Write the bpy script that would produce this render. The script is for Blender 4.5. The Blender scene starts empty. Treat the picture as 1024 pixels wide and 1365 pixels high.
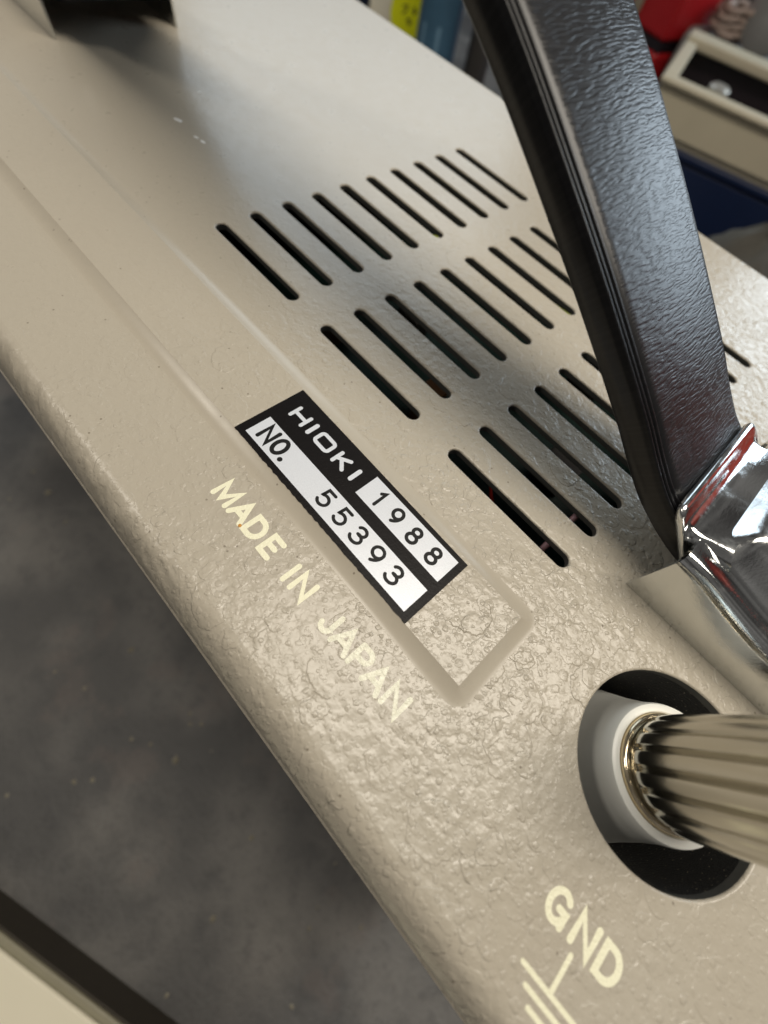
import bpy, bmesh, math, random
from mathutils import Vector, Matrix, noise as mnoise
random.seed(7)
S = 0.0013                      # one drawing unit = 1.3 mm; x runs along the instrument, y across its top, z = 0 on its top face
scene = bpy.context.scene
COL = scene.collection
FLOOR = -120.0

# ------------------------------------------------------------------ camera, world, lamps, exposure
def setup():
    cam = bpy.data.cameras.new('camera'); co = bpy.data.objects.new('camera', cam); COL.objects.link(co)
    right = Vector((0.66197377, 0.73237373, 0.15943474)); down = Vector((0.71573645, -0.55451512, -0.42454013)); fwd = Vector((-0.22251306, 0.39514768, -0.89126104))
    m = Matrix((right, -down, -fwd)).transposed().to_4x4()
    m.translation = Vector((61.2115, -30.2701, 40.6893)) * S
    co.matrix_world = m
    cam.sensor_fit = 'AUTO'; cam.sensor_width = 36.0
    cam.lens = 550.05 / 1365 * 36
    cam.clip_start = 0.001; cam.clip_end = 20
    cam.dof.use_dof = True; cam.dof.focus_distance = 44.5 * S; cam.dof.aperture_fstop = 13.0
    scene.camera = co
    w = bpy.data.worlds.new('World'); scene.world = w; w.use_nodes = True
    bg = w.node_tree.nodes['Background']
    bg.inputs['Color'].default_value = (0.95, 0.92, 0.90, 1); bg.inputs['Strength'].default_value = 0.10
    wt = w.node_tree; tc = wt.nodes.new('ShaderNodeTexCoord'); nz = wt.nodes.new('ShaderNodeTexNoise'); cr = wt.nodes.new('ShaderNodeValToRGB')
    nz.inputs['Scale'].default_value = 2.6; nz.inputs['Detail'].default_value = 4; nz.inputs['Roughness'].default_value = .6
    cr.color_ramp.elements[0].position = .36; cr.color_ramp.elements[0].color = (.25, .23, .22, 1)
    cr.color_ramp.elements[1].position = .66; cr.color_ramp.elements[1].color = (2.0, 1.9, 1.8, 1)
    wt.links.new(tc.outputs['Generated'], nz.inputs['Vector']); wt.links.new(nz.outputs['Fac'], cr.inputs['Fac']); wt.links.new(cr.outputs['Color'], bg.inputs['Color'])
    def area(name, loc, target, sx, sy, power, col):
        l = bpy.data.lights.new(name, 'AREA'); l.shape = 'RECTANGLE'; l.size = sx * S; l.size_y = sy * S
        l.energy = power; l.color = col
        o = bpy.data.objects.new(name, l); COL.objects.link(o)
        o.location = Vector(loc) * S
        d = Vector(target) - Vector(loc)
        o.rotation_euler = d.to_track_quat('-Z', 'Y').to_euler()
        return o
    area('ceiling_lamp', (95, 68, 340), (25, 10, 0), 95, 330, 2.3, (1.0, 0.92, 0.80))
    area('ceiling_lamp', (-230, -230, 290), (0, 40, -20), 100, 70, .55, (1.0, 0.93, 0.82))
    area('window_light', (-430, 430, 300), (0, 0, 0), 430, 330, 1.6, (0.74, 0.88, 1.0))
    area('window_light', (190, 640, 230), (20, 0, 0), 320, 190, 2.3, (0.74, 0.88, 1.0))
    scene.view_settings.view_transform = 'Standard'; scene.view_settings.look = 'None'
    scene.view_settings.exposure = -0.02; scene.view_settings.gamma = 1.0
    scene.cycles.max_bounces = 8
    scene.cycles.use_denoising = True
setup()

# ------------------------------------------------------------------ materials
def srgb(r, g, b):
    def f(c):
        c /= 255.0
        return c / 12.92 if c <= 0.04045 else ((c + 0.055) / 1.055) ** 2.4
    return (f(r), f(g), f(b), 1)

class NT:
    def __init__(self, name):
        self.m = bpy.data.materials.new(name); self.m.use_nodes = True
        self.t = self.m.node_tree; self.t.nodes.clear()
        self.out = self.n('ShaderNodeOutputMaterial'); self.b = self.n('ShaderNodeBsdfPrincipled')
        self.l(self.b.outputs[0], self.out.inputs[0])
    def n(self, typ, **kw):
        x = self.t.nodes.new(typ)
        for k, v in kw.items(): setattr(x, k, v)
        return x
    def l(self, a, b): self.t.links.new(a, b)
    def set(self, **kw):
        for k, v in kw.items(): self.b.inputs[k.replace('_', ' ')].default_value = v
    def val(self, sock, v):
        if hasattr(v, 'is_output') or isinstance(v, bpy.types.NodeSocket): self.l(v, sock)
        else: sock.default_value = v
    def math(self, op, a, b=None, c=None, clamp=False):
        x = self.n('ShaderNodeMath', operation=op); x.use_clamp = clamp
        self.val(x.inputs[0], a)
        if b is not None: self.val(x.inputs[1], b)
        if c is not None: self.val(x.inputs[2], c)
        return x.outputs[0]
    def ss(self, v, a, b, lo=0.0, hi=1.0):
        x = self.n('ShaderNodeMapRange', interpolation_type='SMOOTHSTEP')
        self.val(x.inputs[0], v); x.inputs[1].default_value = a; x.inputs[2].default_value = b
        x.inputs[3].default_value = lo; x.inputs[4].default_value = hi
        return x.outputs[0]
    def coords(self, scale=(1, 1, 1), uv=False):
        tc = self.n('ShaderNodeTexCoord'); mp = self.n('ShaderNodeMapping')
        self.l(tc.outputs['UV' if uv else 'Object'], mp.inputs[0])
        k = 1.0 if uv else 1.0 / S
        mp.inputs['Scale'].default_value = tuple(k * s for s in scale)
        return mp.outputs[0]
    def noise(self, vec, scale, detail=3.0, rough=0.5, dist=0.0, color=False):
        x = self.n('ShaderNodeTexNoise'); self.l(vec, x.inputs['Vector'])
        x.inputs['Scale'].default_value = scale; x.inputs['Detail'].default_value = detail
        x.inputs['Roughness'].default_value = rough; x.inputs['Distortion'].default_value = dist
        return x.outputs['Color' if color else 'Fac']
    def mix(self, fac, a, b):
        x = self.n('ShaderNodeMix', data_type='RGBA'); self.val(x.inputs[0], fac)
        self.val(x.inputs[6], a); self.val(x.inputs[7], b)
        return x.outputs[2]
    def bump(self, height, dist, strength=1.0):
        x = self.n('ShaderNodeBump'); self.val(x.inputs['Height'], height)
        x.inputs['Distance'].default_value = dist * S; self.val(x.inputs['Strength'], strength)
        self.l(x.outputs[0], self.b.inputs['Normal'])
        return x

def warp(T, vec, scale, amt):
    c = T.noise(vec, scale, 2.0, 0.5, color=True)
    s = T.n('ShaderNodeVectorMath', operation='SUBTRACT'); T.l(c, s.inputs[0]); s.inputs[1].default_value = (.5, .5, .5)
    k = T.n('ShaderNodeVectorMath', operation='SCALE'); T.l(s.outputs[0], k.inputs[0]); k.inputs['Scale'].default_value = amt
    a = T.n('ShaderNodeVectorMath', operation='ADD'); T.l(vec, a.inputs[0]); T.l(k.outputs[0], a.inputs[1])
    return a.outputs[0]

def droplet_height(T, vec):
    """bubbled lacquer: a few irregular puddles with thin rims, beads of three sizes and fine orange peel"""
    v2 = warp(T, warp(T, vec, 0.55, 1.5), 1.8, 0.38)
    flat = T.n('ShaderNodeMapping'); T.l(v2, flat.inputs[0]); flat.inputs['Scale'].default_value = (1, 1, 0.0)
    total = None
    for scale, r0, r1, keep, h in ((0.22, .50, .465, .45, .85), (0.50, .50, .44, .50, .65)):
        vo = T.n('ShaderNodeTexVoronoi', voronoi_dimensions='2D'); T.l(flat.outputs[0], vo.inputs['Vector']); vo.inputs['Scale'].default_value = scale
        sep = T.n('ShaderNodeSeparateColor'); T.l(vo.outputs['Color'], sep.inputs[0])
        hh = T.math('MULTIPLY', T.math('MULTIPLY', T.ss(vo.outputs['Distance'], r0, r1), T.math('GREATER_THAN', sep.outputs[0], keep)), T.math('MULTIPLY_ADD', sep.outputs[1], h*.7, h*.3))
        total = hh if total is None else T.math('ADD', total, hh)
    v3 = warp(T, vec, 1.6, 0.45)
    fl3 = T.n('ShaderNodeMapping'); T.l(v3, fl3.inputs[0]); fl3.inputs['Scale'].default_value = (1, 1, 0.0)
    for scale, r, keep, h in ((0.62, .34, .70, .75), (1.15, .36, .50, .75), (2.1, .40, .45, .36)):
        vo = T.n('ShaderNodeTexVoronoi', voronoi_dimensions='2D'); T.l(fl3.outputs[0], vo.inputs['Vector']); vo.inputs['Scale'].default_value = scale
        sep = T.n('ShaderNodeSeparateColor'); T.l(vo.outputs['Color'], sep.inputs[0])
        q = T.math('DIVIDE', vo.outputs['Distance'], T.math('MULTIPLY_ADD', sep.outputs[2], r*.6, r*.4))
        dome = T.math('SQRT', T.math('MAXIMUM', T.math('SUBTRACT', 1.0, T.math('MULTIPLY', q, q)), 0.0))
        hh = T.math('MULTIPLY', T.math('MULTIPLY', dome, T.math('GREATER_THAN', sep.outputs[0], keep)), T.math('MULTIPLY_ADD', sep.outputs[2], h*.6, h*.4))
        total = T.math('ADD', total, hh)
    return T.math('ADD', total, T.math('MULTIPLY', T.noise(v3, 0.85, 2, .42), 2.0))

def paint(name, base, spots=True, bumpk=1.0):
    T = NT(name); vec = T.coords()
    big = T.noise(vec, 0.05, 4, .6); fine = T.noise(vec, 1.1, 5, .65)
    c = T.mix(T.math('MULTIPLY', big, .35), base, tuple(x * .86 for x in base[:3]) + (1,))
    c = T.mix(T.math('MULTIPLY', T.ss(fine, .45, .75), .18), c, tuple(x * .8 for x in base[:3]) + (1,))
    sp = T.n('ShaderNodeTexVoronoi', voronoi_dimensions='2D'); T.l(vec, sp.inputs['Vector']); sp.inputs['Scale'].default_value = .33
    spk = T.math('MULTIPLY', T.math('MULTIPLY', T.ss(sp.outputs['Distance'], .045, .03), T.ss(T.noise(vec, .21, 1), .56, .60)), .6)
    c = T.mix(spk, c, (.10, .075, .05, 1))
    T.l(c, T.b.inputs['Base Color'])
    T.set(Roughness=.36, Specular_IOR_Level=.5)
    T.l(T.math('ADD', T.math('MULTIPLY', T.noise(vec, .4, 3), .14), .23), T.b.inputs['Roughness'])
    # bubbling is heavy on the near half, faint at the far end
    sep = T.n('ShaderNodeSeparateXYZ'); T.l(vec, sep.inputs[0])
    mx = T.ss(sep.outputs[0], -15, 55, .10, 1.0); my = T.math('MULTIPLY', T.ss(sep.outputs[1], 15, 75, 1.0, .5), T.ss(sep.outputs[0], 70, 86, 1.0, .62))
    patch = T.ss(T.noise(vec, .09, 2), .36, .60, .62, 1.0)
    m = T.math('MULTIPLY', T.math('MULTIPLY', mx, my), patch)
    T.bump(T.math('MULTIPLY', droplet_height(T, vec), m), .108 * bumpk, 1.0)
    if not bumpk: T.t.links.remove(T.b.inputs['Normal'].links[0])
    return T.m

BEIGE = (0.425, 0.385, 0.312, 1)
M = {}
M['paint'] = paint('beige_paint', BEIGE)
M['flank'] = paint('beige_paint_smooth', BEIGE, bumpk=0)

def simple(name, col, rough=.5, metal=0.0, spec=.5, var=.12, scale=.3, bump=0.0, bscale=1.0):
    T = NT(name); vec = T.coords()
    c2 = tuple(max(0, x * (1 - var * 2)) for x in col[:3]) + (1,)
    T.l(T.mix(T.noise(vec, scale, 4, .6), col, c2), T.b.inputs['Base Color'])
    T.set(Roughness=rough, Metallic=metal, Specular_IOR_Level=spec)
    if bump: T.bump(T.noise(vec, bscale, 4, .6), bump)
    return T.m
M['body'] = simple('lower_case_paint', (.16, .145, .12, 1), .5)
M['cutedge'] = simple('dark_opening_wall', (.085, .085, .078, 1), .5, var=.2, scale=.6)  # dark grey given to the walls of the slots and terminal hole
M['inside'] = simple('inner_black', (.006, .006, .007, 1), .7)
M['pcb'] = simple('circuit_board_green', (.008, .035, .028, 1), .45, var=.3, scale=.2)
M['wire'] = simple('wire_yellow_green', (.42, .50, .05, 1), .4)
M['redwire'] = simple('wire_red', (.40, .03, .02, 1), .4)
M['brown'] = simple('component_brown', (.20, .09, .03, 1), .4)
M['pink'] = simple('glass_pink', (.75, .42, .44, 1), .25)
M['navy'] = simple('navy_plastic', (.004, .014, .055, 1), .45)
M['tray'] = simple('cream_plastic', (.56, .51, .38, 1), .45, var=.08, scale=.05)
M['red'] = simple('red_plastic', (.42, .010, .014, 1), .35, var=.1)
M['redpaint'] = simple('red_enamel', (.80, .10, .07, 1), .35, var=.1)
M['tan'] = simple('tan_tape', (.30, .25, .18, 1), .5)
M['seam'] = simple('dark_seam', (.012, .006, .01, 1), .5)
M['grey'] = simple('grey_plastic', (.26, .26, .25, 1), .5, scale=.08)
M['sack'] = simple('grey_brown_cloth', (.10, .095, .08, 1), .9, var=.25, scale=.08)
M['blue'] = simple('blue_metal', (.07, .17, .27, 1), .35, var=.25, scale=.08)
M['bluelight'] = simple('pale_blue_band', (.16, .30, .42, 1), .4)
M['blackpost'] = simple('black_rubber', (.03, .027, .024, 1), .5)
M['cream'] = simple('cream_board', (.86, .81, .64, 1), .5, var=.03, scale=.05)
M['shaded_rim'] = simple('cream_rim_shade', (.30, .28, .20, 1), .5, var=.1)  # grey carries the shading of the cream board's rounded edge
M['darkside'] = simple('dark_brown_side', (.058, .049, .037, 1), .7)
M['grit'] = simple('floor_grit_stone', (.36, .33, .25, 1), .8, var=.3, scale=.5)
M['cable'] = simple('pinkish_cable', (.42, .33, .28, 1), .45)
M['lump'] = simple('dull_metal', (.55, .53, .47, 1), .35, metal=.6)

def yellow_tag():
    T = NT('yellow_tag_print'); T.set(Base_Color=(.90, .93, .005, 1), Roughness=.5); return T.m
M['yellow'] = yellow_tag()
T = NT('pen_ink'); T.set(Base_Color=(.10, .10, .01, 1), Roughness=.6); M['pen'] = T.m

def floor_mat():
    T = NT('dark_concrete'); vec = T.coords()
    a = T.noise(vec, .020, 6, .68); b = T.noise(vec, .16, 6, .7)
    c = T.mix(T.ss(a, .38, .64), (.082, .081, .080, 1), (.20, .192, .178, 1))
    c = T.mix(T.math('MULTIPLY', T.ss(b, .50, .66), .45), c, (.045, .045, .048, 1))
    d = T.noise(vec, .045, 4, .6)
    c = T.mix(T.math('MULTIPLY', T.ss(d, .56, .66), .30), c, (.17, .14, .125, 1))
    T.l(c, T.b.inputs['Base Color']); T.set(Roughness=.6)
    T.bump(b, .6)
    return T.m
M['floor'] = floor_mat()

def chrome():
    T = NT('worn_chrome'); vec = T.coords((1, .25, 1)); v2 = T.coords()
    T.set(Base_Color=(.70, .715, .71, 1), Metallic=1.0)
    sm = T.ss(T.noise(v2, .35, 5, .65), .42, .75)
    T.l(T.math('ADD', T.math('MULTIPLY', sm, .22), .06), T.b.inputs['Roughness'])
    T.bump(T.math('ADD', T.noise(vec, 3.5, 4, .7), T.math('MULTIPLY', T.noise(v2, .10, 2), .8)), .018, .7)
    return T.m
M['chrome'] = chrome()
def leather():
    T = NT('black_leatherette'); uv = T.coords((1, 1, 1), uv=True)
    sep = T.n('ShaderNodeSeparateXYZ'); T.l(uv, sep.inputs[0])
    st = T.n('ShaderNodeMapping'); T.l(uv, st.inputs[0]); st.inputs['Scale'].default_value = (2.6, .40, 1); st.inputs['Rotation'].default_value = (0, 0, .0)
    w1 = warp(T, uv, .35, .5); T.l(w1, st.inputs[0])
    wr = T.noise(st.outputs[0], 1.5, 1.5, .45, 0.0)
    fine = T.noise(uv, 6.0, 3, .6)
    grain = T.math('MULTIPLY', T.ss(sep.outputs[1], -6.9, -6.0), T.ss(sep.outputs[1], 8.6, 8.0))
    T.l(T.mix(T.ss(wr, .4, .7), (.006, .006, .007, 1), (.010, .010, .011, 1)), T.b.inputs['Base Color'])
    T.l(T.math('ADD', T.math('MULTIPLY', grain, .06), .30), T.b.inputs['Roughness'])
    T.set(Specular_IOR_Level=.34)
    h = T.math('MULTIPLY', T.ss(wr, .34, .60), grain)
    h = T.math('ADD', h, T.math('MULTIPLY', fine, .05))
    T.bump(h, .030, 1.0)
    return T.m
M['leather'] = leather()
def well():
    T = NT('black_speckled_plastic'); vec = T.coords()
    sp = T.n('ShaderNodeTexVoronoi'); T.l(vec, sp.inputs['Vector']); sp.inputs['Scale'].default_value = 2.2
    c = T.mix(T.ss(sp.outputs['Distance'], .14, .08), (.007, .007, .007, 1), (.38, .33, .24, 1))
    T.l(c, T.b.inputs['Base Color']); T.set(Roughness=.55); T.bump(T.noise(vec, 4, 3), .15)
    return T.m
M['well'] = well()
M['chip'] = simple('white_primer', (.93, .93, .92, 1), .3, var=.02)
M['collar'] = simple('white_insulator', (.82, .82, .76, 1), .35, var=.04)
def nickel():
    T = NT('brushed_nickel'); vec = T.coords((1, 1, .15))
    T.set(Base_Color=(.54, .52, .46, 1), Metallic=1.0, Roughness=.17)
    T.bump(T.noise(vec, 2.0, 4, .6), .04, .7)
    return T.m
M['nickel'] = nickel()
M['ring'] = simple('polished_brass_ring', (.80, .68, .48, 1), .16, metal=1.0, var=.06)
def label_black():
    T = NT('label_black'); vec = T.coords()
    w = T.ss(T.noise(vec, 3.2, 5, .75), .62, .80)
    T.l(T.mix(T.math('MULTIPLY', w, .5), (.006, .005, .005, 1), (.045, .04, .04, 1)), T.b.inputs['Base Color'])
    T.set(Roughness=.40, Specular_IOR_Level=.12); T.bump(T.noise(vec, 5, 3), .03); return T.m
M['lblack'] = label_black()
def label_white():
    T = NT('label_silver_white'); vec = T.coords()
    T.l(T.mix(T.noise(vec, 7, 3, .7), (.70, .73, .78, 1), (.56, .59, .64, 1)), T.b.inputs['Base Color'])
    T.set(Roughness=.32, Metallic=.1); T.bump(T.noise(vec, 9, 2), .02); return T.m
M['lwhite'] = label_white()
T = NT('label_ink'); T.set(Base_Color=(.006, .006, .006, 1), Roughness=.5, Specular_IOR_Level=.2); M['ink'] = T.m
def print_mat():
    """cream silk-screen ink, chipped and half worn away on the second and third words"""
    T = NT('cream_print'); vec = T.coords()
    sep = T.n('ShaderNodeSeparateXYZ'); T.l(vec, sep.inputs[0])
    wear = T.math('MULTIPLY', T.ss(sep.outputs[0], 45, 50), T.ss(sep.outputs[0], 78, 72))
    n = T.noise(vec, 2.6, 3, .6, .8)
    gone = T.math('MULTIPLY', T.ss(n, .50, .58), T.math('MULTIPLY', wear, .45))
    c = T.mix(T.math('MULTIPLY', wear, .6), (.80, .78, .58, 1), (.90, .89, .77, 1))
    T.l(T.mix(gone, c, (.68, .65, .50, 1)), T.b.inputs['Base Color'])
    T.set(Roughness=.35)
    T.bump(T.math('ADD', T.math('MULTIPLY', T.noise(vec, 3.5, 3, .6), .6), T.math('MULTIPLY', n, T.math('MULTIPLY', wear, 1.5))), .13)
    return T.m
M['print'] = print_mat()
T = NT('orange_nick'); T.set(Base_Color=(.5, .22, .02, 1), Roughness=.5); M['nick'] = T.m

# ------------------------------------------------------------------ mesh helpers (all in drawing units)
class MB:
    def __init__(self): self.v = []; self.f = []; self.uv = None
    def add(self, vs, fs):
        o = len(self.v); self.v += [tuple(p) for p in vs]; self.f += [tuple(i + o for i in f) for f in fs]; return self
    def box(self, x0, x1, y0, y1, z0, z1, mat=None):
        vs = [Vector(p) for p in ((x0,y0,z0),(x1,y0,z0),(x1,y1,z0),(x0,y1,z0),(x0,y0,z1),(x1,y0,z1),(x1,y1,z1),(x0,y1,z1))]
        if mat: vs = [mat @ p for p in vs]
        return self.add(vs, [(3,2,1,0),(4,5,6,7),(0,1,5,4),(1,2,6,5),(2,3,7,6),(3,0,4,7)])
    def grid(self, rows, wrap=False, closed=False):
        n = len(rows[0]); o = len(self.v)
        for r in rows: self.v += [tuple(p) for p in r]
        R = len(rows)
        for i in range(R if closed else R - 1):
            for j in range(n if wrap else n - 1):
                a = o + i*n + j; b = o + i*n + (j+1) % n; c = o + ((i+1) % R)*n + (j+1) % n; d = o + ((i+1) % R)*n + j
                self.f.append((a, b, c, d))
        return self
    def lathe(self, prof, seg=64, c=(0,0,0), mat=None, rfun=None):
        rows = []
        for r, z in prof:
            row = []
            for k in range(seg):
                a = 2*math.pi*k/seg; rr = rfun(r, z, a) if rfun else r
                p = Vector((c[0]+rr*math.cos(a), c[1]+rr*math.sin(a), c[2]+z))
                row.append(mat @ p if mat else p)
            rows.append(row)
        return self.grid(rows, wrap=True)
    def tube(self, pts, r, seg=10):
        rows = []
        for i, p in enumerate(pts):
            p = Vector(p); d = (Vector(pts[min(i+1, len(pts)-1)]) - Vector(pts[max(i-1, 0)])).normalized()
            a = d.orthogonal().normalized(); b = d.cross(a)
            rows.append([p + (a*math.cos(2*math.pi*k/seg) + b*math.sin(2*math.pi*k/seg))*r for k in range(seg)])
        self.grid(rows, wrap=True)
        n = len(self.v)
        self.f.append(tuple(range(n-seg, n))); self.f.append(tuple(range(n-len(pts)*seg, n-len(pts)*seg+seg))[::-1])
        return self
    def build(self, name, mat, parent=None, smooth=None, bevel=0.0):
        me = bpy.data.meshes.new(name)
        org = ORG.get(parent, Vector((0,0,0)))
        me.from_pydata([((p[0]-org[0])*S, (p[1]-org[1])*S, (p[2]-org[2])*S) for p in self.v], [], self.f)
        me.validate()
        bm = bmesh.new(); bm.from_mesh(me)
        bmesh.ops.recalc_face_normals(bm, faces=bm.faces)
        bm.to_mesh(me); bm.free()
        return finish(name, me, mat, parent, smooth, bevel)
ORG = {}
def finish(name, me, mat, parent, smooth=None, bevel=0.0):
    me.materials.append(mat)
    o = bpy.data.objects.new(name, me); COL.objects.link(o)
    if parent is not None: o.parent = parent; ORG[o] = ORG[parent]
    if smooth is not None: me.shade_smooth(); me.set_sharp_from_angle(angle=math.radians(smooth))
    if bevel:
        b = o.modifiers.new('bevel', 'BEVEL'); b.width = bevel*S; b.segments = 3; b.limit_method = 'ANGLE'; b.angle_limit = math.radians(40)
        me.shade_smooth(); me.set_sharp_from_angle(angle=math.radians(50))
    return o
def thing(name, label, cat, base=(0,0,0), group=None):
    o = bpy.data.objects.new(name, None); COL.objects.link(o); o.empty_display_size = .01
    o.location = Vector(base)*S; ORG[o] = Vector(base)
    o['label'] = label; o['category'] = cat
    if group: o['group'] = group
    return o

def rot(cx, cy, deg, z=0): return Matrix.Translation((cx, cy, z)) @ Matrix.Rotation(math.radians(deg), 4, 'Z')

# ------------------------------------------------------------------ the setting
fl = MB().add([(-2500,-2500,FLOOR),(2500,-2500,FLOOR),(2500,2500,FLOOR),(-2500,2500,FLOOR)], [(0,1,2,3)]).build('floor', M['floor'])
fl['kind'] = 'structure'

gr = MB()
for i in range(420):
    x, y = random.uniform(-260, 200), random.uniform(-330, 60); r = random.choice((.5, .7, .9, 1.5))*random.uniform(.7, 1.3); z0 = FLOOR
    k = len(gr.v); n = 5
    gr.v += [(x + r*random.uniform(.6, 1.3)*math.cos(6.283*j/n), y + r*random.uniform(.6, 1.3)*math.sin(6.283*j/n), z0) for j in range(n)] + [(x, y, z0 + r*.7)]
    gr.f += [(k+j, k+(j+1) % n, k+n) for j in range(n)]
go = gr.build('floor_grit', M['grit']); go['kind'] = 'stuff'; go['label'] = 'loose pale grit scattered on the dark floor'; go['category'] = 'grit'

# ------------------------------------------------------------------ the instrument
inst = thing('measuring_instrument', 'beige metal bench instrument with rows of vent slots and a black carrying handle', 'measuring instrument', (8, 24, FLOOR))
X0, X1, Y0, Y1 = -105.0, 121.0, -31.5, 81.8
HC, HR = (87.95, -8.9), 9.13
PITCH, SL, GAP = 6.0, 19.03, 5.905
slots = []
for r in range(3):
    for k in range(10):
        slots.append((r*(SL+GAP)+.0, r*(SL+GAP)+SL, k*PITCH))
LIP = .24; SW = .95
def stadium(u0, u1, v, w, n=9):
    p = []
    for i in range(n):
        a = -math.pi/2 + math.pi*i/(n-1); p.append((u1 - SW + w*math.cos(a), v + w*math.sin(a)))
    for i in range(n):
        a = math.pi/2 + math.pi*i/(n-1); p.append((u0 + SW + w*math.cos(a), v + w*math.sin(a)))
    return p
def circle(c, r, n=72): return [(c[0]+r*math.cos(2*math.pi*k/n), c[1]+r*math.sin(2*math.pi*k/n)) for k in range(n)]
def build_panel():
    cu = bpy.data.curves.new('panel_outline', 'CURVE'); cu.dimensions = '2D'; cu.fill_mode = 'BOTH'
    loops = [[(X0, Y0), (X1, Y0), (X1, Y1), (X0, Y1)]] + [stadium(a, b, v, SW+LIP) for a, b, v in slots] + [circle(HC, HR+LIP)]
    for L in loops:
        s = cu.splines.new('POLY'); s.points.add(len(L)-1); s.use_cyclic_u = True
        for p, q in zip(s.points, L): p.co = (q[0], q[1], 0, 1)
    tmp = bpy.data.objects.new('panel_outline', cu); COL.objects.link(tmp)
    dg = bpy.context.evaluated_depsgraph_get(); dg.update()
    me = bpy.data.meshes.new_from_object(tmp.evaluated_get(dg))
    m = MB(); m.add([v.co[:] for v in me.vertices], [tuple(p.vertices) for p in me.polygons])
    bpy.data.objects.remove(tmp); bpy.data.meshes.remove(me); bpy.data.curves.remove(cu)
    # rolled lips of the slots and of the terminal hole
    def lip(fun, depth):
        rows = []
        for i in range(6):
            a = math.pi/2*i/5
            rows.append([(x, y, -LIP*(1-math.cos(a))) for x, y in fun(LIP*(1-math.sin(a)))])
        m.grid(rows, wrap=True)
        edge.grid([[(x, y, -LIP) for x, y in fun(0)], [(x, y, -depth) for x, y in fun(0)]], wrap=True)
    edge = MB()
    for a, b, v in slots: lip(lambda e, a=a, b=b, v=v: stadium(a, b, v, SW+e), 1.05)
    lip(lambda e: circle(HC, HR+e), 1.3)
    # rolled front edge with dents and paint bumps, ending in a thin out-turned flange
    us = [X0 + (X1-X0)*i/560 for i in range(561)]
    rows = []
    prof = [(Y0, 0.0)]
    for i in range(1, 13):
        a = math.pi/2*i/12; prof.append((Y0 - 3.6*math.sin(a), -6.4*(1-math.cos(a))))
    prof += [(Y0-3.62, -6.9), (Y0-3.68, -7.2), (Y0-3.95, -7.35), (Y0-4.0, -7.6), (Y0-3.8, -7.75), (Y0-2.6, -7.8)]
    for j, (y, z) in enumerate(prof):
        row = []
        for u in us:
            d = 0.0
            if 2 <= j <= 12:
                k = 1.0 if u < 42 else max(.06, 1 - (u-42)/16)
                w = math.sin(math.pi*(j-1)/12)
                d = k*w*(.22*mnoise.noise(Vector((u*.4, j*.2, 3))) + .30*mnoise.noise(Vector((u*1.7, j*.5, 9))))
            row.append((u, y - d*.5, z + d*.6))
        rows.append(row)
    m.grid(rows)
    # back edge and ends turned down
    def turn(p0, p1, n):
        rr = []
        for i in range(6):
            a = math.pi/2*i/5
            rr.append([(p[0]+n[0]*1.2*math.sin(a), p[1]+n[1]*1.2*math.sin(a), -1.2*(1-math.cos(a))) for p in (p0, p1)])
        rr.append([(p[0]+n[0]*1.2, p[1]+n[1]*1.2, -5) for p in (p0, p1)])
        m.grid(rr)
    turn((X0, Y1), (X1, Y1), (0, 1)); turn((X0, Y0), (X0, Y1), (-1, 0)); turn((X1, Y0), (X1, Y1), (1, 0))
    pn = m.build('top_panel', M['paint'], inst, smooth=40)
    edge.build('cut_edges', M['cutedge'], pn, smooth=40)
    return pn
build_panel()
# lower case: hollow shell
m = MB()
bx0, bx1, by0, by1, bz0, bz1 = X0-.6, X1+.6, Y0-2.6, Y1+.6, FLOOR+4, -4.9
m.box(bx0, bx1, by0, by0+1, bz0, bz1); m.box(bx0, bx1, by1-1, by1, bz0, bz1)
m.box(bx0, bx0+1, by0+1, by1-1, bz0, bz1); m.box(bx1-1, bx1, by0+1, by1-1, bz0, bz1); m.box(bx0+1, bx1-1, by0+1, by1-1, bz0, bz0+1)
m.build('lower_case', M['body'], inst)
for (x, y) in ((-90,-20), (106,-20), (-90,70), (106,70)):
    MB().lathe([(0,0),(5,0),(6,4),(0,4)], 24, (x, y, FLOOR)).build('rubber_foot', M['blackpost'], inst, smooth=40)
# what shows through the slots
MB().box(-70, 78, -12, 75, -30, -29).build('inner_chassis', M['inside'], inst)
pcb = MB().box(-10, 74, -6, 66, -16.5, -16).build('circuit_board', M['pcb'], inst)
for x, y, w, d, h in ((38, 12, 4, 3, 8), (37, 5, 3, 2, 6), (22, 24, 5, 4, 6), (60, 22, 6, 5, 7), (14, 10, 4, 8, 5), (52, 40, 6, 4, 8), (30, 48, 7, 4, 6)):
    MB().box(x-w/2, x+w/2, y-d/2, y+d/2, -16, -16+h).build('component', M['brown'] if w < 5 else M['blackpost'], pcb, bevel=.3)
MB().tube([(8, 35, -7), (16, 36.4, -4.2), (24, 38.2, -4), (38, 40.3, -4), (48, 42, -4.4), (58, 40, -7)], .5).build('wire', M['wire'], inst, smooth=60)
MB().tube([(46, 7.4, -9), (50.5, 6.4, -4.5), (53.5, 5.9, -4.5), (58, 4.6, -9)], .5).build('wire', M['redwire'], inst, smooth=60)
MB().tube([(66.1, -1.5, -4), (66.3, 14, -4)], .42).build('glass_rod', M['pink'], inst, smooth=60)

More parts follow.
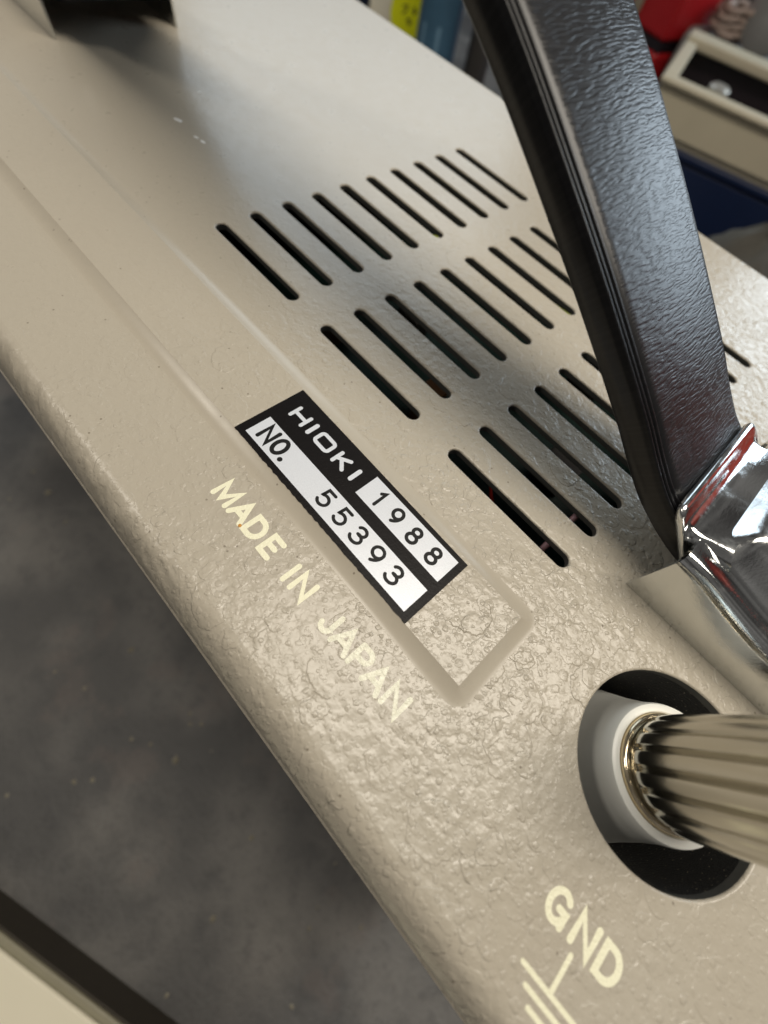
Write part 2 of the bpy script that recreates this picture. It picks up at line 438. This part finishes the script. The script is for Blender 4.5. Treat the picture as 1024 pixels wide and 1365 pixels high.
# raised pad that carries the label
PX0, PX1, PYA, PYB, PH, PW = -96.0, 68.85, -18.95, -9.25, .68, 1.80
def build_pad():
    top = MB().add([(PX0,PYA,PH),(PX1,PYA,PH),(PX1,PYB,PH),(PX0,PYB,PH)], [(0,1,2,3)])
    ring = MB()
    def loop(t):
        d = PW*t; z = PH*(1-t)**1.6 + .004
        if t == 0: z = PH
        pts = []
        for cx, cy, a0 in ((PX1, PYA, -90), (PX1, PYB, 0), (PX0, PYB, 90), (PX0, PYA, 180)):
            for i in range(7):
                a = math.radians(a0 + 90*i/6); pts.append((cx + d*math.cos(a), cy + d*math.sin(a), z))
        return pts
    e = .05
    ring.grid([loop(e + (1-e)*i/9) for i in range(10)], wrap=True)
    # tight rounded crest
    crest = []
    for i in range(4):
        t = e*i/3; s = math.sin(math.pi/2*i/3)
        base = loop(t)
        crest.append([(x, y, PH - (PH - (PH*(1-e)**1.6+.004))*(1-math.cos(math.pi/2*i/3))) for x, y, z in base])
    ring.grid(crest, wrap=True)
    p = top.build('raised_pad', M['paint'], inst)
    ring.build('pad_flank', M['flank'], p, smooth=60)
build_pad()

# ------------------------------------------------------------------ stroke lettering
def arc(cx, cy, rx, ry, a0, a1, n=14): return [(cx+rx*math.cos(math.radians(a0+(a1-a0)*i/n)), cy+ry*math.sin(math.radians(a0+(a1-a0)*i/n))) for i in range(n+1)]
G = {  # strokes in a unit cell, x 0..w, y 0..1
 'M': (1.0, [[(0,0),(0.02,1),(.5,.12),(.98,1),(1,0)]]),
 'A': (.92, [[(0,0),(.46,1),(.92,0)], [(.17,.34),(.75,.34)]]),
 'D': (.84, [[(0,0),(0,1),(.36,1)] + arc(.36,.5,.46,.5,90,-90)[1:] + [(0,0)]]),
 'E': (.66, [[(.66,1),(0,1),(0,0),(.66,0)], [(0,.52),(.56,.52)]]),
 'I': (.0, [[(0,0),(0,1)]]),
 'N': (.84, [[(0,0),(0,1),(.84,0),(.84,1)]]),
 'J': (.56, [[(.56,1),(.56,.28)] + arc(.29,.28,.27,.28,0,-170)]),
 'P': (.72, [[(0,0),(0,1)], [(0,1),(.42,1)] + arc(.42,.73,.30,.27,90,-90)[1:] + [(0,.46)]]),
 'G': (.86, [arc(.44,.5,.44,.5,42,330,22) + [(.84,.44),(.50,.44)], [(.84,.44),(.84,.0)]]),
 'H': (.86, [[(0,0),(0,1)], [(.86,0),(.86,1)], [(0,.5),(.86,.5)]]),
 'O': (.80, [arc(.40,.5,.40,.5,90,450,28)]),
 'Q': (1.06, [[(.22,0),(.84,0)] + arc(.84,.22,.22,.22,-90,0,5)[1:] + [(1.06,.78)] + arc(.84,.78,.22,.22,0,90,5)[1:] + [(.22,1)] + arc(.22,.78,.22,.22,90,180,5)[1:] + [(0,.22)] + arc(.22,.22,.22,.22,180,270,5)[1:]]),
 'K': (.84, [[(0,0),(0,1)], [(.80,1),(.10,.45)], [(.30,.60),(.86,0)]]),
 '1': (.2, [[(0,.80),(.2,1),(.2,0)]]),
 '9': (.62, [arc(.31,.68,.31,.32,-20,340,26), arc(.0,.68,.62,.68,0,-62,10)]),
 '8': (.62, [arc(.31,.76,.26,.24,-90,270,22), arc(.31,.27,.31,.27,90,450,24)]),
 '3': (.62, [arc(.30,.755,.27,.245,155,-80,16)+[(.22,.53)], arc(.29,.275,.33,.275,88,-160,18)]),
 '5': (.64, [[(.56,1),(.10,1),(.06,.55)] + arc(.30,.315,.32,.315,130,-150,18)]),
 '.': (.0, [[(0,0),(.001,0.001)]]),
}
def stroke(m, pts, w, z, cap=True):
    h = w/2; n = len(pts); closed = n > 3 and math.dist(pts[0], pts[-1]) < 1e-6
    P = [Vector(p) for p in pts]
    if closed: P = P[:-1]; n -= 1
    L, R = [], []
    for i in range(n):
        a = (P[i]-P[i-1]) if (i > 0 or closed) else (P[1]-P[0])
        b = (P[(i+1) % n]-P[i]) if (i < n-1 or closed) else a
        a = a.normalized(); b = b.normalized()
        na = Vector((-a.y, a.x)); nb = Vector((-b.y, b.x)); t = (na+nb)
        t = t.normalized() if t.length > 1e-4 else na
        k = h/max(.45, t.dot(na))
        L.append(P[i]+t*k); R.append(P[i]-t*k)
    m.grid([[(p.x, p.y, z) for p in L], [(p.x, p.y, z) for p in R]], wrap=closed)
    if not closed and cap:
        for e, q in ((0, 1), (n-1, n-2)):
            d = (P[e]-P[q]).normalized(); a0 = math.atan2(d.y, d.x)
            c = [(P[e].x + h*math.cos(a0+math.radians(a)), P[e].y + h*math.sin(a0+math.radians(a)), z) for a in range(-90, 91, 20)]
            o = len(m.v); m.v += c; m.f.append(tuple(range(o, o+len(c))))
def letter(m, ch, cx, cy, h, w, z, sx=1.0, slant=0.0, cap=True):
    gw, st = G[ch]; hh = h - w
    for i, s in enumerate(st):
        pts = [(cx + (x-gw/2)*hh*sx + slant*(y-.5)*hh, cy + (y-.5)*hh) for x, y in s]
        stroke(m, pts, w, z + i*.006, cap)
def word(name, chars, mat, parent, z, h, w, **kw):
    m = MB()
    for ch, x, y in chars: letter(m, ch, x, y, h, w, z, **kw)
    return m.build(name, mat, parent)

ZP = .012
mb = MB()
for ch, x in zip('MADE', (39.15, 41.85, 44.3, 46.85)): letter(mb, ch, x, -24.05, 2.65, .58, ZP)
mj = word('made_lettering', [], M['print'], inst, ZP, 1, 1) if False else mb.build('word_made', M['print'], inst)
word('word_in', [('I', 50.25, -24.15), ('N', 52.2, -24.12)], M['print'], inst, ZP, 2.6, .54)
word('word_japan', [('J', 56.5, -24.2), ('A', 58.75, -24.2), ('P', 61.1, -24.2), ('A', 63.3, -24.2), ('N', 65.85, -24.15)], M['print'], inst, ZP, 2.65, .53)
word('ground_lettering', [('G', 85.75, -24.4), ('N', 88.4, -24.3), ('D', 90.85, -24.35)], M['print'], inst, ZP, 2.75, .56, sx=.86)
m = MB()
stroke(m, [(88.22,-26.1),(88.27,-29.0)], .40, ZP)
stroke(m, [(85.6,-29.08),(91.0,-28.98)], .38, ZP+.006)
stroke(m, [(86.55,-29.95),(89.95,-29.88)], .38, ZP); stroke(m, [(87.45,-30.78),(89.1,-30.72)], .38, ZP)
m.build('earth_symbol', M['print'], inst)
MB().lathe([(0,.05),(.16,.03),(.2,0)], 9, (43.0,-25.15,ZP)).build('paint_nick', M['nick'], inst)

for (x, y, a, l, w_) in ((-27.2, 9.6, 20, 1.9, .75), (-21.4, 9.5, 10, 1.2, .5), (-19.8, 9.75, 5, 1.2, .55), (-34.4, 18, 30, .8, .4)):
    m = MB(); m.lathe([(0,.06),(.7,.05),(1,0)], 7, (0,0,0)); ca, sa = math.cos(math.radians(a)), math.sin(math.radians(a))
    m.v = [(x + ca*px*l*.5 - sa*py*w_*.5, y + sa*px*l*.5 + ca*py*w_*.5, pz + .004) for px, py, pz in m.v]
    m.build('paint_chip', M['chip'], inst)
# serial label on the pad
ZL = PH + .05
lx0, lx1, ly0, ly1 = 32.92, 61.42, -18.98, -9.62
def label_plate():
    rows_n = 60; m = MB()
    c = []
    def edge(a, b, n, amp, k):
        for i in range(n):
            t = i/n; x = a[0]+(b[0]-a[0])*t; y = a[1]+(b[1]-a[1])*t
            nx, ny = (b[1]-a[1]), -(b[0]-a[0]); L = math.hypot(nx, ny)
            d = amp*(mnoise.noise(Vector((x*2.1+k, y*2.1, k))) ) if 0 < i else 0
            c.append((x+nx/L*d, y+ny/L*d))
    edge((lx0, ly0), (lx1, ly0), 90, .10, 1); edge((lx1, ly0), (lx1, ly1), 24, .02, 2); edge((lx1, ly1), (lx0, ly1+.2), 60, .03, 3); edge((lx0, ly1+.2), (lx0, ly0), 20, .02, 4)
    n = len(c)
    m.add([(x, y, ZL) for x, y in c] + [(x, y, ZL-.047) for x, y in c], [tuple(range(n))] + [(i, (i+1) % n, n+(i+1) % n, n+i) for i in range(n)])
    return m.build('serial_label', M['lblack'], inst)
lab = label_plate()
def field(name, x0, x1, y0, y1): return MB().add([(x0,y0,ZL+.006),(x1,y0,ZL+.006),(x1,y1,ZL+.006),(x0,y1,ZL+.006)], [(0,1,2,3)]).build(name, M['lwhite'], lab)
field('serial_field', 34.0, 60.5, -18.25, -14.92); field('year_field', 47.5, 60.55, -13.48, -10.2)
ZI = ZL + .014
hw = MB()
letter(hw, 'H', 35.97, -12.08, 2.0, .46, ZI, sx=1.48); letter(hw, 'I', 38.15, -12.06, 2.0, .54, ZI)
letter(hw, 'Q', 40.45, -12.06, 2.0, .46, ZI, sx=1.34); letter(hw, 'K', 43.55, -12.1, 2.0, .47, ZI, sx=1.25); letter(hw, 'I', 45.82, -12.08, 2.0, .54, ZI)
hw.build('maker_lettering', M['lwhite'], lab)
m = MB(); letter(m, 'N', 35.95, -16.5, 2.55, .50, ZI, sx=.80); letter(m, 'O', 38.0, -16.48, 2.55, .50, ZI, sx=.82)
m.add([(39.3+.31*math.cos(k*math.pi/8), -17.48+.31*math.sin(k*math.pi/8), ZI) for k in range(16)], [tuple(range(16))]); m.build('number_prefix', M['ink'], lab)
word('serial_number', [('5', 46.15, -16.5), ('5', 48.9, -16.5), ('3', 51.6, -16.5), ('9', 54.35, -16.5), ('3', 57.15, -16.5)], M['ink'], lab, ZI, 2.3, .37, sx=1.12)
word('year_number', [('1', 49.65, -11.85), ('9', 52.45, -11.85), ('8', 55.35, -11.85), ('8', 58.3, -11.82)], M['ink'], lab, ZI, 2.3, .40)

# ------------------------------------------------------------------ earth terminal
term = MB().lathe([(HR-.02, -1.2), (HR-.05, -15), (0, -15)], 72, (HC[0], HC[1], 0)).build('terminal_well', M['well'], inst, smooth=40)
MB().lathe([(8.9,-14.9),(7.6,-10),(6.6,-5.5),(6.08,-2.2),(5.98,-.5),(5.85,-.12),(5.6,0),(5.2,0),(5.1,-.1),(5.1,-2)], 72, (88.0,-8.7,0)).build('insulator_collar', M['collar'], inst, smooth=40)
post = MB().lathe([(5.05,-1.5),(5.05,.12),(4.98,.32),(4.8,.42),(4.62,.42),(4.5,.36),(4.42,.2)], 72, (88.0,-8.7,0)).build('binding_post', M['ring'], inst, smooth=50)
def flute(r, z, a):
    if r < 4.75: return r
    p = (a*18/(2*math.pi)) % 1.0
    g = min(p, 1-p)
    return r - .42*max(0.0, 1-g/.20)**1.0 - .10*(abs(p-.5)*2)**2
cap = [(4.40,.25),(4.30,.7),(4.42,1.0),(4.76,1.25),(4.92,1.7),(4.98,2.4)] + [(5.0, 3+i*1.5) for i in range(10)] + [(4.7,17.2),(4.2,17.6),(0,17.8)]
MB().lathe(cap, 288, (88.0,-8.7,0), rfun=flute).build('knurled_cap', M['nickel'], inst, smooth=28)

# ------------------------------------------------------------------ carrying handle
UC = 8.0
def strap_top(u):
    x = abs(u-UC)                      # 0 in the middle .. 67 at the ends
    pts = [(0,39.3),(10,38.3),(20,34.9),(28,30.9),(38.5,24.7),(46,20.0),(54.7,14.25),(58.9,11.2),(62.2,9.1),(67,7.2),(73,6.2)]
    for i in range(len(pts)-1):
        if pts[i][0] <= x <= pts[i+1][0]: break
    p0 = pts[max(0,i-1)] if i > 0 else (-pts[1][0], pts[1][1]); p1, p2 = pts[i], pts[i+1]; p3 = pts[min(len(pts)-1, i+2)]
    t = (x-p1[0])/(p2[0]-p1[0]); d = p2[0]-p1[0]
    m1 = (p2[1]-p0[1])/(p2[0]-p0[0])*d; m2 = (p3[1]-p1[1])/(p3[0]-p1[0])*d if p3 != p2 else (p2[1]-p1[1])
    return (2*t**3-3*t**2+1)*p1[1] + (t**3-2*t**2+t)*m1 + (-2*t**3+3*t**2)*p2[1] + (t**3-t**2)*m2
def build_strap():
    TH = 2.9
    sec = [(-8.95,-TH+.25),(-9.0,-TH*.5),(-9.02,-.75),(-9.0,-.5),(-8.95,-.34)]
    for yc in (-8.74, -8.16, -7.42):
        sec += [(yc-.17*math.cos(math.radians(a)), -.16+.21*math.sin(math.radians(a))) for a in range(0, 181, 20)]
        sec += [(yc+.22, -.24)] if yc > -8 else [(yc+.28, -.25)]
    sec += [(-7.0,-.16),(-6.8,-.06),(-6.5,.04)]
    sec += [(-6.5+15.0*i/24, .04 + .30*math.sin(math.pi*i/24)) for i in range(1, 25)]
    sec += [(8.75,-.06),(8.95,-.25),(9.0,-.6),(9.0,-TH*.5),(8.9,-TH+.25),(8.6,-TH),(-8.6,-TH)]
    n = 260; rows, uvs = [], []; s = 0; prev = None
    for i in range(n+1):
        u = UC + 71.5*(1 - 2*i/n); z = strap_top(u)
        e = .05; dz = (strap_top(min(u+e, UC+72.9)) - strap_top(max(u-e, UC-72.9)))/(2*e)
        t = Vector((1, 0, dz)).normalized(); nn = Vector((-t.z, 0, t.x))
        c = Vector((u, 16.0, z))
        if prev is not None: s += (c-prev).length
        prev = c
        rows.append([tuple(c + Vector((0, y, 0)) + nn*h) for y, h in sec]); uvs.append([(s, y) for y, h in sec])
    m = MB().grid(rows, wrap=True); k = len(sec)
    m.f.append(tuple(range(k))); m.f.append(tuple(range(n*k, n*k+k)))
    o = m.build('handle_strap', M['leather'], inst, smooth=75)
    flat = [p for r in uvs for p in r]
    ul = o.data.uv_layers.new(name='along_strap')
    for lp in o.data.loops: ul.data[lp.index].uv = flat[lp.vertex_index]
    return o
strap = build_strap()
def sstep(a, b, x):
    t = max(0, min(1, (x-a)/(b-a))); return t*t*(3-2*t)
def build_bracket(sgn):
    """chrome end of the handle: two side plates, shouldered domed cover and a rolled mouth round the strap"""
    ya, yb, u0, u1 = 3.7, 28.3, 74.7, 103.0
    def P(u, v, z): return (u if sgn > 0 else 2*UC-u, v, z)
    def shoulder(u): return 8.3 - 1.5*sstep(75, 86, u) - 3.2*sstep(83, 106, u)
    m = MB()
    us = [u0 + (u1-u0)*i/60 for i in range(61)]
    R = 1.15
    def cover(u, v):
        d = min(v-ya, yb-v)
        zs = shoulder(u)
        dome = sstep(2.4, 6.5, d) * (sstep(74.9, 78.2, u)*(2.7 - 1.5*sstep(84, 103, u)))
        return zs + .15 + dome
    rows = []
    for u in us:
        zs = shoulder(u); row = [P(u, ya, .02), P(u, ya, zs*.5), P(u, ya, zs-R-.06), P(u, ya, zs-R)]
        for i in range(1, 8):
            a = math.pi/2*i/7; row.append(P(u, ya+R*(1-math.cos(a)), zs-R+(R+.15)*math.sin(a)))
        for i in range(1, 40):
            v = ya+R + (yb-ya-2*R)*i/40; row.append(P(u, v, cover(u, v)))
        for i in range(7, 0, -1):
            a = math.pi/2*i/7; row.append(P(u, yb-R*(1-math.cos(a)), zs-R+(R+.15)*math.sin(a)))
        row += [P(u, yb, zs-R), P(u, yb, zs-R-.06), P(u, yb, zs*.5), P(u, yb, .02)]
        rows.append(row)
    m.grid(rows)
    # inner skin so that the plate has thickness at its open end
    rows2 = []
    for u in us:
        zs = shoulder(u)
        rows2.append([P(u, ya+.45, .02), P(u, ya+.45, zs-1.2), P(u, ya+1.6, zs-.5), P(u, yb-1.6, zs-.5), P(u, yb-.45, zs-1.2), P(u, yb-.45, .02)])
    m.grid(rows2)
    f0, f1 = rows[0], rows2[0]
    a = [f0[0], f0[3], f0[10]] + [f0[-11], f0[-4], f0[-1]]
    m.grid([a, f1])
    # back end cap
    zs = shoulder(u1); e = rows[-1]; o = len(m.v); m.v += [tuple(p) for p in e]; m.f.append(tuple(range(o, o+len(e))))
    br = m.build('handle_bracket', M['chrome'], inst, smooth=45)
    # mouth collar: a short sleeve hugging the strap, with a rolled lip
    mm = MB(); va, vb = 6.75, 25.25
    def ring(u, zt, zb, g):
        pts = []
        r = 1.0 + g
        for cx, cz, a0 in ((va-g+r, zt+g-r, 180), (vb+g-r, zt+g-r, 90)):
            for i in range(7):
                a = math.radians(a0 - 90*i/6); pts.append((u, cx + r*math.cos(a), cz + r*math.sin(a)))
        out = [(u, va-g, zb)] + pts + [(u, vb+g, zb)]
        return [(min(x + max(0.0, zt+g-z)*1.12, 78.5), y, z) for x, y, z in out]
    secs = []
    lipu, lipz = 70.9, 9.05
    for du, dz, g in ((.55, -.35, -.30), (.15, .0, -.12), (0, .15, .12), (.12, .30, .36), (.45, .28, .50), (.9, .02, .46), (1.5, -.45, .32), (2.2, -.78, .22), (3.0, -.80, .2), (3.9, -.55, .2), (4.8, -.2, .25), (6.2, .25, .3)):
        secs.append([P(*p) for p in ring(lipu+du + .0, lipz+dz, 4.6 - du*.35, g)])
    mm.grid(secs)
    mm.build('mouth_collar', M['chrome'], br, smooth=60)
    return br
build_bracket(1); build_bracket(-1)

# ------------------------------------------------------------------ things around it
b = thing('plastic_board', 'cream board with a dark brown side lying on the dark floor before the instrument', 'board', (90, -130, FLOOR))
A = rot(40.3, -119.6, 18.3)
MB().box(-60, 120, -90, 0, FLOOR, FLOOR+10, A).build('base', M['darkside'], b)
MB().box(-60.5, 120.5, -90, -.3, FLOOR+10, FLOOR+11.3, A).build('shaded_rim', M['shaded_rim'], b, bevel=.5)
MB().box(-58, 118, -88, -2.0, FLOOR+11.32, FLOOR+12.5, A).build('cream_top', M['cream'], b, bevel=.8)

nb = thing('storage_box', 'navy blue plastic box under the cream tray', 'box', (10, 380, FLOOR))
A = rot(-52, 313, 18)
MB().box(0, 150, 0, 95, FLOOR, -64, A).build('box_body', M['navy'], nb, bevel=2)
MB().box(-1.5, 151.5, -1.5, 96.5, -63.8, -60.05, A).build('box_lid', M['navy'], nb, bevel=1)

tr = thing('parts_tray', 'cream open tray holding two metal fittings on top of the navy box', 'tray', (10, 380, -60))
A = rot(-60, 311.2, 18)
MB().box(1, 149, 2, 90, -60, -57, A).build('tray_floor', M['tray'], tr)
def wall(x0, x1, y0, y1):
    MB().box(x0, x1, y0, y1, -57, -38, A).build('tray_wall', M['tray'], tr, bevel=.6)
MB().box(3.6, 146.4, 3.6, 88.4, -56.9, -55.5, A).build('tray_dark_sheet', M['seam'], tr)  # added black sheets that make the tray interior dark
MB().box(3.6, 146.4, 87.0, 88.4, -55.4, -40, A).build('tray_dark_sheet', M['seam'], tr)
wall(0, 150, 0, 3.5); wall(0, 150, 88.5, 92); wall(0, 3.5, 3.6, 88.4); wall(146.5, 150, 3.6, 88.4)
def rimbar(x0, x1, y0, y1, z1=-35.5):
    MB().box(x0, x1, y0, y1, -38.6, z1, A).build('tray_rim', M['tray'], tr, bevel=1.5)
rimbar(-2, 152, -3, 6); rimbar(-2, 152, 78, 95, -33); rimbar(-2, 6, 6.1, 77.9); rimbar(144, 152, 6.1, 77.9)
for (x, y, s, lab_) in ((30, 24, 11.5, 'larger pale metal fitting lying at the left end inside the cream tray'), (47, 19, 9, 'smaller pale metal fitting lying beside the larger one inside the cream tray')):
    c = A @ Vector((x, y, 0))
    f = thing('metal_fitting', lab_, 'fitting', (c.x, c.y, -55.5), 'metal fittings in the tray')
    MB().lathe([(0,0),(s,0),(s,s*.5),(s*.8,s*.7),(s*.55,s*.8),(s*.55,s*1.6),(s*.4,s*1.7),(0,s*1.7)], 12, (c.x, c.y, -55.5)).build('fitting_body', M['lump'], f, smooth=40)
    MB().lathe([(s*1.15,s*.12),(s*1.15,s*.4),(s*.9,s*.42),(s*.9,s*.1)], 6, (c.x, c.y, -55.5)).build('nut', M['lump'], f)

rb = thing('toolbox', 'red plastic toolbox standing behind the handle strap', 'toolbox', (-160, 450, FLOOR))
A = rot(-205, 436, -10)
MB().box(0, 93, 0, 60, FLOOR, -54, A).build('box_body', M['red'], rb, bevel=3)
MB().box(1, 92, 1, 59, -54, -49, A).build('seam_strip', M['seam'], rb)
MB().box(0, 93, 0, 60, -49, 8, A).build('box_lid', M['red'], rb, bevel=3)
MB().box(56, 64, -2.5, -.02, -44, -24, A).build('latch', M['tan'], rb, bevel=1)

gm = thing('machine_housing', 'grey metal housing standing behind the cream tray', 'housing', (-75, 470, FLOOR))
A = rot(-105, 428, 18)
MB().box(0, 95, 0, 60, FLOOR, -40, A).build('housing_body', M['grey'], gm, bevel=3)
MB().box(60, 92, 30, 56, -40, -30, A).build('housing_step', M['sack'], gm, bevel=3)
c = A @ Vector((25, 22, 0))
cc = thing('cable_coil', 'coil of pinkish beige cable lying on the grey housing left of the reel', 'cable', (c.x, c.y, -40))
pts = []
for i in range(150):
    a = i*2*math.pi/24; r = 12.5 + 1.6*math.sin(i*.37)
    pts.append((c.x + r*math.cos(a), c.y + r*math.sin(a), -37.8 + i*.085 + .9*math.sin(i*.9)))
MB().tube(pts, 2.0, 8).build('cable_turns', M['cable'], cc, smooth=60)
MB().tube([pts[-1], (c.x+16, c.y-6, -26), (c.x+20, c.y-9, -31), (c.x+24, c.y-9, -38)], 2.0, 8).build('cable_end', M['cable'], cc, smooth=60)
rl = thing('plastic_reel', 'pale grey round reel with a dark centre hole standing on the grey housing', 'reel', (-62, 445, -40))
dv = (Vector((61,-30,40))-Vector((-62,445,-20))).normalized()
q = Matrix.Translation((-62,447,-20.5)) @ Vector((-.25,-.97,.02)).to_track_quat('Z','Y').to_matrix().to_4x4()
MB().lathe([(3.5,-4),(3.5,2.5),(5,3),(17,3),(19.5,2),(19.5,-4),(3.5,-4)], 56, (0,0,0), q).build('reel_flange', M['grey'], rl, smooth=40)
MB().lathe([(0,-1),(3.45,-1)], 24, (0,0,0), q).build('centre_hole', M['inside'], rl)

sk = MB()
rows = []
for i in range(15):
    th = math.pi*i/14; row = []
    for k in range(32):
        a = 2*math.pi*k/32
        r = 1 + .22*mnoise.noise(Vector((math.cos(a)*1.6, math.sin(a)*1.6, th*1.4))) + .10*mnoise.noise(Vector((math.cos(a)*5, math.sin(a)*5, th*4)))
        row.append((44 + 26*r*math.sin(th)*math.cos(a), 272 + 24*r*math.sin(th)*math.sin(a), max(FLOOR+.2, -88 - 36*r*math.cos(math.pi-th)*-1)))
    rows.append(row)
sk.grid(rows, wrap=True)
so = sk.build('cloth_sack', M['sack'], None, smooth=60)
so['label'] = 'crumpled grey brown sack on the floor in front of the navy box'; so['category'] = 'sack'

ct = thing('carton', 'cream carton carrying a round yellow tag beyond the far edge of the instrument', 'carton', (-275, 325, FLOOR))
A = rot(-262, 304, 42)
MB().box(-24, 22, 0, 40, FLOOR, -20, A).build('carton_body', M['cream'], ct, bevel=1.5)
q = A @ Matrix.Translation((6.0, -.4, -72)) @ Matrix.Rotation(math.radians(90), 4, 'X')
tg = MB().lathe([(0,.25),(13.8,.25),(14,0)], 40, (0,0,0), q).build('price_tag', M['yellow'], ct)
for pts in (((-5,3.5),(-2,3.8),(-3,1),(-5,0)), ((3,4),(4.6,2.2),(3.2,.8),(2.5,2.6)), ((-1,-2.4),(.4,-5),(1.8,-4),(.6,-2.2),(-1,-2.4))):
    mm = MB(); mk = MB(); stroke(mk, list(pts), 1.1, .32); mk.v = [tuple(q @ Vector(p)) for p in mk.v]; mk.build('pen_mark', M['pen'], tg)

bc = thing('paint_can', 'tall blue metal can between the cream carton and a black post', 'can', (-207, 284, FLOOR))
MB().lathe([(0,0),(14,0),(14.4,1),(14,2),(14,103),(14.4,104),(13,105),(0,105)], 48, (-207, 284, FLOOR)).build('can_body', M['blue'], bc, smooth=40)
for a0 in (-95, -52):
    rows = []
    for z in (FLOOR+6, FLOOR+62): rows.append([(-207+14.15*math.cos(math.radians(a0+i*2.2)), 284+14.15*math.sin(math.radians(a0+i*2.2)), z) for i in range(6)])
    MB().grid(rows).build('printed_band', M['bluelight'], bc, smooth=60)
bp = thing('rubber_post', 'black rubber covered post standing right of the blue can', 'post', (-178, 296, FLOOR))
MB().lathe([(0,0),(12,0),(12,2),(8,3),(8,110),(7,112),(0,112)], 32, (-178, 296, FLOOR)).build('post_body', M['blackpost'], bp, smooth=40)
cr = thing('crate', 'dark blue plastic crate at the far left behind the cream carton', 'crate', (-340, 330, FLOOR))
A = rot(-318, 304, 42)
MB().box(-60, 20, 0, 50, FLOOR, -30, A).build('crate_body', M['navy'], cr, bevel=2)
MB().box(-62, 22, -2, 52, -30, -25, A).build('crate_rim', M['navy'], cr, bevel=1)

kb = thing('reflection_cabinet', 'red cabinet added out of view to give the red reflection in the chrome handle end', 'cabinet', (300, 400, FLOOR))  # added out of view so that the chrome picks up a red reflection
A = rot(250, 370, -42)
MB().box(0, 105, 0, 70, FLOOR, 300, A).build('cabinet_body', M['redpaint'], kb, bevel=3)
for i in range(6): MB().box(6, 99, -2.5, -.02, FLOOR+14+i*66, FLOOR+74+i*66, A).build('drawer', M['redpaint'], kb, bevel=1)
